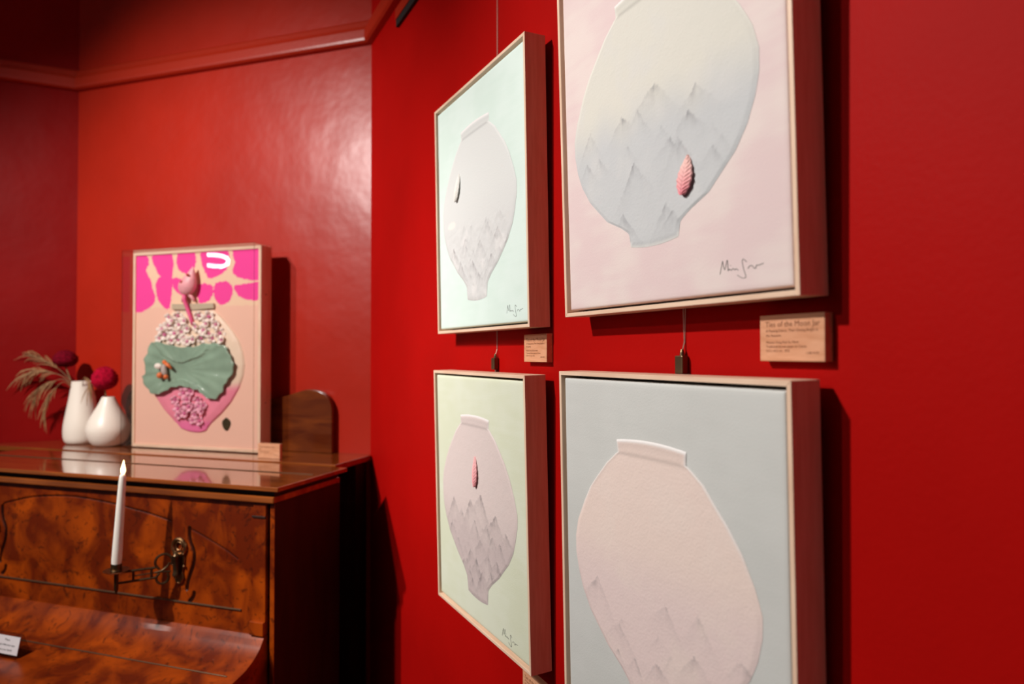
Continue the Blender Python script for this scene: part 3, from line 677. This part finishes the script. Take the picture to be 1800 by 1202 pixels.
F2 = smooth_poly([(162, 218), (190, 247), (254, 263), (300, 252), (354, 231), (363, 209)], 4, False)
def pdist(x, z, pl):
    return min(math.hypot(x-a, z-b) for a, b in pl)
def leafh(x, z, k):
    h = 20+3.2*nz(x, z, .02, 8)+1.0*math.sin(math.atan2(z-300, x-260)*26)*k
    h += 9*k*k*(.6+.5*nz(x, z, .015, 2))
    lo1 = interp2(F1, x); lo2 = interp2(F2, x)
    if lo1 is not None and z > lo1+1.2*nz(x, 1, .2): h += 5.5*math.exp(-max(0, z-lo1)/45)
    if lo2 is not None and z < lo2+1.2*nz(x, 2, .2): h += 5.0*math.exp(-max(0, lo2-z)/40)
    return h
def interp2(pl, x):
    for (x0, z0), (x1, z1) in zip(pl, pl[1:]):
        if x0 <= x <= x1: return z0+(z1-z0)*(x-x0)/max(1e-6, x1-x0)
    return None
lm = MB(); n = len(LP); K = 46; cx, cz = 262, 300; vs = []
for r_ in range(K+1):
    k = (r_/K)
    for x, z in LP:
        X_, Z_ = cx+(x-cx)*k, cz+(z-cz)*k; vs.append((X_/1000, YG-leafh(X_, Z_, k)/1000, Z_/1000))
fs = [(r_*n+i, r_*n+(i+1) % n, (r_+1)*n+(i+1) % n, (r_+1)*n+i) for r_ in range(K) for i in range(n)]
base_ = len(vs); vs += [(x/1000, y+.0045, z/1000) for x, y, z in [(p[0]*1000, p[1], p[2]*1000) for p in vs[K*n:(K+1)*n]]]
fs += [(K*n+i, K*n+(i+1) % n, base_+(i+1) % n, base_+i) for i in range(n)]
lm.add(vs, fs); lf = lm.build('lotus_leaf', 'leafg', art, smooth=True)
MB().ball((.25, YG-.006, .30), (.13, .014, .06), 20, 10).build('leaf_mount', 'leafg', lf, smooth=True)
# clay flowers
def flower_mesh(petalmat, rad):
    p = MB()
    for k in range(5):
        a = 2*PI*k/5; q = Matrix.Rotation(-a, 3, 'Y') @ Matrix.Rotation(.45, 3, 'Z')
        p.ball((math.cos(a)*rad*.55, -.003, math.sin(a)*rad*.55), (rad*.46, .0026, rad*.42), 8, 6, Matrix.Rotation(-a, 3, 'Y') @ Matrix.Rotation(-.55, 3, 'Z'))
    c = MB().ball((0, -.0040, 0), (rad*.24, .0035, rad*.24), 8, 6)
    return p, c
rf = random.Random(4)
F1P = [(187, 498), (229, 501), (261, 482), (329, 500), (374, 495), (234, 468), (155, 451), (187, 465), (275, 453), (316, 460), (352, 445), (405, 466), (216, 435), (423, 433), (141, 417), (169, 432), (257, 416), (303, 412), (339, 416), (388, 415), (432, 408), (197, 408), (230, 411), (276, 404), (361, 470), (206, 482), (246, 440), (372, 432)]
F2P = [(223, 185), (259, 211), (291, 219), (237, 152), (278, 186), (327, 187), (305, 161), (354, 166), (269, 135), (314, 132), (346, 144), (332, 108), (301, 110), (240, 128), (287, 161), (270, 165), (335, 162)]
for pts, pm, rad in ((F1P, 'flowerw', .0225), (F2P, 'flowerp', .020)):
    pm_, cm_ = flower_mesh(pm, rad); first = None
    for x, z in pts:
        if first is None:
            a = pm_.build('flower', pm, art, smooth=True); c = cm_.build('flower_centre', 'flowerc', a, smooth=True); first = (a, c)
        else:
            a = first[0].copy(); col.objects.link(a); a.parent = art; c = first[1].copy(); col.objects.link(c); c.parent = a
        a.location = (x/1000, YG-.0095-rf.uniform(0, .005), z/1000); a.rotation_euler = (rf.uniform(-.4, .4), rf.uniform(0, 6), rf.uniform(-.4, .4)); s = rf.uniform(.8, 1.12); a.scale = (s, s*1.5, s)
# pink bird on the rim, its tail hanging over the flowers
def prof_body(pts, y, depth, mat, name, parent):
    mb = MB(); n_ = 16; vs = []
    for x, z, r in pts:
        vs += [(x/1000+r/1000*math.cos(2*PI*k/n_), y-depth*r/1000*math.sin(2*PI*k/n_), z/1000) for k in range(n_)]
    m_ = len(pts); mb.add(vs, [(i*n_+k, i*n_+(k+1) % n_, (i+1)*n_+(k+1) % n_, (i+1)*n_+k) for i in range(m_-1) for k in range(n_)]+[tuple(range(n_)), tuple((m_-1)*n_+k for k in range(n_))])
    return mb.build(name, mat, parent, smooth=True)
bird = prof_body([(277, 578, 8), (277, 583, 22), (278, 592, 31), (279, 604, 37), (281, 618, 38), (285, 632, 34), (291, 646, 26), (297, 658, 18), (301, 668, 12), (304, 677, 6), (305, 684, 2)], YG-.022, .62, 'pclay', 'bird', art)
for x, z, s in ((272, 626, .006), (300, 651, .0055)): MB().ball((x/1000, YG-.022-.62*.032, z/1000), s, 10, 8).build('eye', 'redeye', bird, smooth=True)
for x in (252, 300):
    MB().tube([((276+(x-276)*.4)/1000, YG-.020, .584), (x/1000, YG-.014, .564), ((x+(4 if x > 276 else -4))/1000, YG-.012, .553)], [.007, .0065, .003], 10).build('foot', 'palepink', bird, smooth=True)
MB().tube([(.268, YG-.022, .585), (.267, YG-.022, .560), (.276, YG-.019, .535), (.286, YG-.018, .510), (.297, YG-.018, .485), (.302, YG-.018, .466)], [.008, .008, .0075, .0075, .007, .0055], 12).build('tail', 'hotpink', bird, smooth=True)
# little bird on the lotus leaf
YL = YG-.030
b2_ = prof_body([(193, 276, 5), (190, 284, 11), (187, 295, 13), (186, 306, 11), (190, 318, 8), (194, 326, 5)], YL-.006, .8, 'grey', 'small_bird', art)
MB().ball((.193, YL-.010, .327), .0085, 10, 8).build('head', 'orange', b2_, smooth=True)
MB().tube([(.196, YL-.012, .325), (.212, YL-.012, .316), (.226, YL-.010, .303)], [.006, .007, .004], 10).build('beak', 'orange', b2_, smooth=True)
MB().ball((.160, YL-.008, .312), (.017, .007, .011), 12, 8).build('wing', 'flowerw', b2_, smooth=True)
for x, z, s in ((.168, .277, .012), (.196, .272, .009)): MB().ball((x, YL-.006, z), s, 10, 8).build('foot', 'orange', b2_, smooth=True)
MB().prism([(.445+.0185*math.cos(a)*(1+.1*math.sin(3*a)), .099+.0225*math.sin(a)*(1+.08*math.cos(4*a))) for a in [2*PI*i/24 for i in range(24)]], YG-.003, YG, 'y').build('seal', 'seal', art, label='dark bronze oval seal', bevel=.0008)
for z in (.575, .179): MB().lathe([(.004, 0), (.004, .0015), (.0025, .0025)], (FW, .028, z), 12, (1, 0, 0)).build('screw', 'steel', art)

# clear acrylic cover: one box with its own panes
cs = empty('acrylic_case', PM @ Matrix.Translation((-.978, -.120, ZB)), 'clear acrylic display case over the flower vase artwork', 'display case')
x0, x1, y0, y1, z1, tk = -.006, FW+.0075, -.046, .058, FH+.008, .003
for a, nm in (((x0, x1, y0, y0+tk, .0004, z1), 'front_pane'), ((x0, x0+tk, y0+tk+.0001, y1, .0004, z1), 'side_pane'), ((x1-tk, x1, y0+tk+.0001, y1, .0004, z1), 'side_pane'), ((x0+tk+.0001, x1-tk-.0001, y0+tk+.0001, y1, z1-tk, z1), 'top_pane')):
    MB().box(*a).build(nm, 'acrylic', cs)
for x in (x0, x1):
    MB().box(x-.0004, x+.0004+(.0014 if x == x0 else 0)-(.0014 if x == x1 else 0)+(0), y0-.0004, y0+.0016, .0004, z1).build('polished_edge', 'acredge', cs)
# caption block on the piano
pl4 = [('Dreaming Blue Moon', .007, .0372, .0074, 'LEFT'), ('Jar', .007, .0305, .0074, 'LEFT'), ('Mineral on Korean paper', .008, .0235, .0040, 'LEFT'), ('Ceramic, mixed media', .008, .0185, .0040, 'LEFT'), ('4,000 AUD', .082, .0110, .0038, 'RIGHT')]
plaque('caption_block', PM @ Matrix.Translation((-.3265, -.186, ZB)), 'wooden caption block standing on the piano beside the acrylic case', pl4, .0895, .051, .014)
# white card
cdm = PM @ Matrix.Translation((-.772, -.775, .7462)) @ Matrix.Rotation(.12, 4, 'X')
card = empty('notice_card', cdm, 'white notice card on a clear stand lying on the piano fall', 'sign')
tl = math.radians(20)
cm = MB().box(0, .094, -.001, 0, 0, .048).build('card', 'card', card); cm.location = (0, 0, .006); cm.rotation_euler = (-tl, 0, 0)
tx = text_part([('Please', .047, .0350, .0078, 'CENTER'), ('look with your eyes', .047, .0215, .0082, 'CENTER'), ('not your hands', .047, .0085, .0082, 'CENTER')], cm, 'text', -.0013)
sb = MB().prism([(0.000, 0), (.040, 0), (.027, .055), (.024, .055), (.001, .004)], .002, .092, 'x').build('stand', 'acstand', card)
MB().box(.0, .094, -.006, .042, -.0022, 0).build('stand_foot', 'acstand', card)

# ------------------------------------------------------------------ vases and dried flowers
def vase(t, n, prof_, label):
    inner = [(max(.004, r-.004), z) for r, z in prof_[::-1] if z > .06]
    p = smooth_poly(prof_, 4, False)
    v = MB().lathe(p+[(prof_[-1][0]-.002, prof_[-1][1]+.0012)]+inner, n=48, capt=True)
    o = v.build('ceramic_vase', 'vase', matrix=PM @ Matrix.Translation((-t, -n, ZB)), smooth='auto')
    return tag(o, label, 'vase', 'white vases on the piano')
V1 = (1.278, .085); V2 = (1.107, .112)
vase(*V1, [(.046, 0), (.056, .004), (.064, .02), (.0665, .05), (.0645, .08), (.057, .125), (.048, .175), (.041, .22), (.0375, .250)], 'tall tapering white vase on the piano, left of the round one')
vase(*V2, [(.038, 0), (.052, .005), (.068, .025), (.0775, .052), (.0775, .075), (.068, .103), (.052, .133), (.037, .160), (.027, .182), (.0225, .192)], 'round teardrop white vase on the piano beside the acrylic case')
def PW(t, n, z): return Vector((-t, -n, z))
def flower_head(t, n, z, rx, rz, mat, vs_, label, tiltv):
    base = Vector((-vs_[0], -vs_[1], 1.30))
    r = empty('dried_flower', PM @ Matrix.Translation(base), label, 'flower', 'dried flowers in the vases')
    c = PW(t, n, z)-base
    nu, nv = 44, 30
    def fn(u, v):
        th = PI*(v*.98+.01); ph = 2*PI*u; d = Vector((math.sin(th)*math.cos(ph), math.sin(th)*math.sin(ph), math.cos(th)))
        k = 1+.10*nz(d.x*3, d.y*3+d.z*3, 2.2, 1)+.05*nz(d.x*3+d.z, d.y*3, 7, 2)+.04*math.sin(ph*11)*math.sin(th*14)
        z_ = d.z*rz*(1.0 if d.z > 0 else .78)
        return c+Vector((d.x*rx*k, d.y*rx*k, z_*k))
    MB().grid(nu, nv, fn).build('flower_head', mat, r, smooth=True)
    MB().tube([(0, 0, 0), c*.55+Vector((0, 0, .02)), c+Vector((0, 0, -rz*.7))], .0028, 8).build('stem', 'stem', r)
    return r
flower_head(1.352, .10, 1.580, .044, .038, 'burg', V1, 'dark burgundy dried flower head above the tall white vase', 0)
flower_head(1.112, .125, 1.502, .046, .050, 'mag', V2, 'magenta dried flower head above the round white vase', 0)
def grass(tips, vs_, label, seed, droop, spread=.05, n=34):
    rg = random.Random(seed); base = Vector((-vs_[0], -vs_[1], 1.40))
    r = empty('dried_grass', PM @ Matrix.Translation(base), label, 'grass', 'dried grass stems in the tall vase')
    pts = [Vector((0, 0, 0))]+[PW(*p)-base for p in tips]
    path = [Vector(p) for p in smooth_poly([tuple(p) for p in pts], 6, False)]
    MB().tube(path, [.0016*(1-.7*i/len(path)) for i in range(len(path))], 6).build('stem', 'stem', r)
    pm_ = MB()
    for k in range(n):
        f = .42+.58*(k/n); i = min(len(path)-2, int(f*(len(path)-1))); p = path[i]; d = (path[i+1]-path[i]).normalized()
        side = Vector((rg.gauss(0, 1), rg.gauss(0, 1)*.7, rg.gauss(0, 1)-.35)); side = (side-d*side.dot(d)).normalized()
        L_ = spread*rg.uniform(.55, 1.25)*(1.2-.5*abs(f-.7))
        q = [p, p+d*L_*.45+side*L_*.14, p+d*L_*.9+side*L_*.30+Vector((0, 0, -droop*L_*.25)), p+d*L_*1.2+side*L_*.42+Vector((0, 0, -droop*L_*.7))]
        pm_.tube(q, [.0009, .0017, .0015, .0004], 4)
    pm_.build('plume', 'straw', r)
    return r
grass([(1.33, .10, 1.50), (1.42, .11, 1.565), (1.52, .12, 1.605), (1.585, .12, 1.615)], V1, 'longest dried grass plume reaching up left from the tall vase', 1, .5, .06, 30)
grass([(1.33, .11, 1.50), (1.40, .13, 1.530), (1.46, .14, 1.535), (1.515, .15, 1.515)], V1, 'dried grass plume arching left below the burgundy flower', 2, .8, .055, 36)
grass([(1.32, .12, 1.495), (1.375, .14, 1.490), (1.42, .16, 1.455), (1.445, .16, 1.425)], V1, 'dried grass plume drooping beside the tall vase neck', 3, .9, .045, 28)
grass([(1.30, .14, 1.490), (1.33, .17, 1.455), (1.355, .18, 1.41), (1.372, .18, 1.365)], V1, 'lowest dried grass plume hanging in front of the tall vase', 4, 1.0, .038, 24)
grass([(1.23, .12, 1.505), (1.19, .13, 1.490), (1.17, .15, 1.465)], V1, 'short dried grass sprig leaning right between the two vases', 5, .9, .035, 16)

# ------------------------------------------------------------------ U-shaped lamp further back in the room (seen as a reflection in the acrylic)
lp = empty('ring_lamp', Matrix.Translation((-2.55, 2.55, 2.235)), 'small curved tube lamp hanging in the room', 'lamp')
arc = [(.0, .045, .038), (.0, .02, .040)]+[(.0, -.03-.065*math.sin(PI*i/14), .040*math.cos(PI*i/14)) for i in range(15)]+[(.0, .02, -.040), (.0, .045, -.038)]
MB().tube([(x, y, z+.05) for x, y, z in arc], .011, 10).build('tube', 'lamp', lp, smooth=True)
MB().tube([(0, .08, .05), (0, .085, .3), (0, .085, HC-2.2355)], .006, 8).build('cord', 'dbrass', lp)
MB().box(-.02, .02, .075, .115, .0, .10).build('lamp_holder', 'steel', lp, bevel=.004)
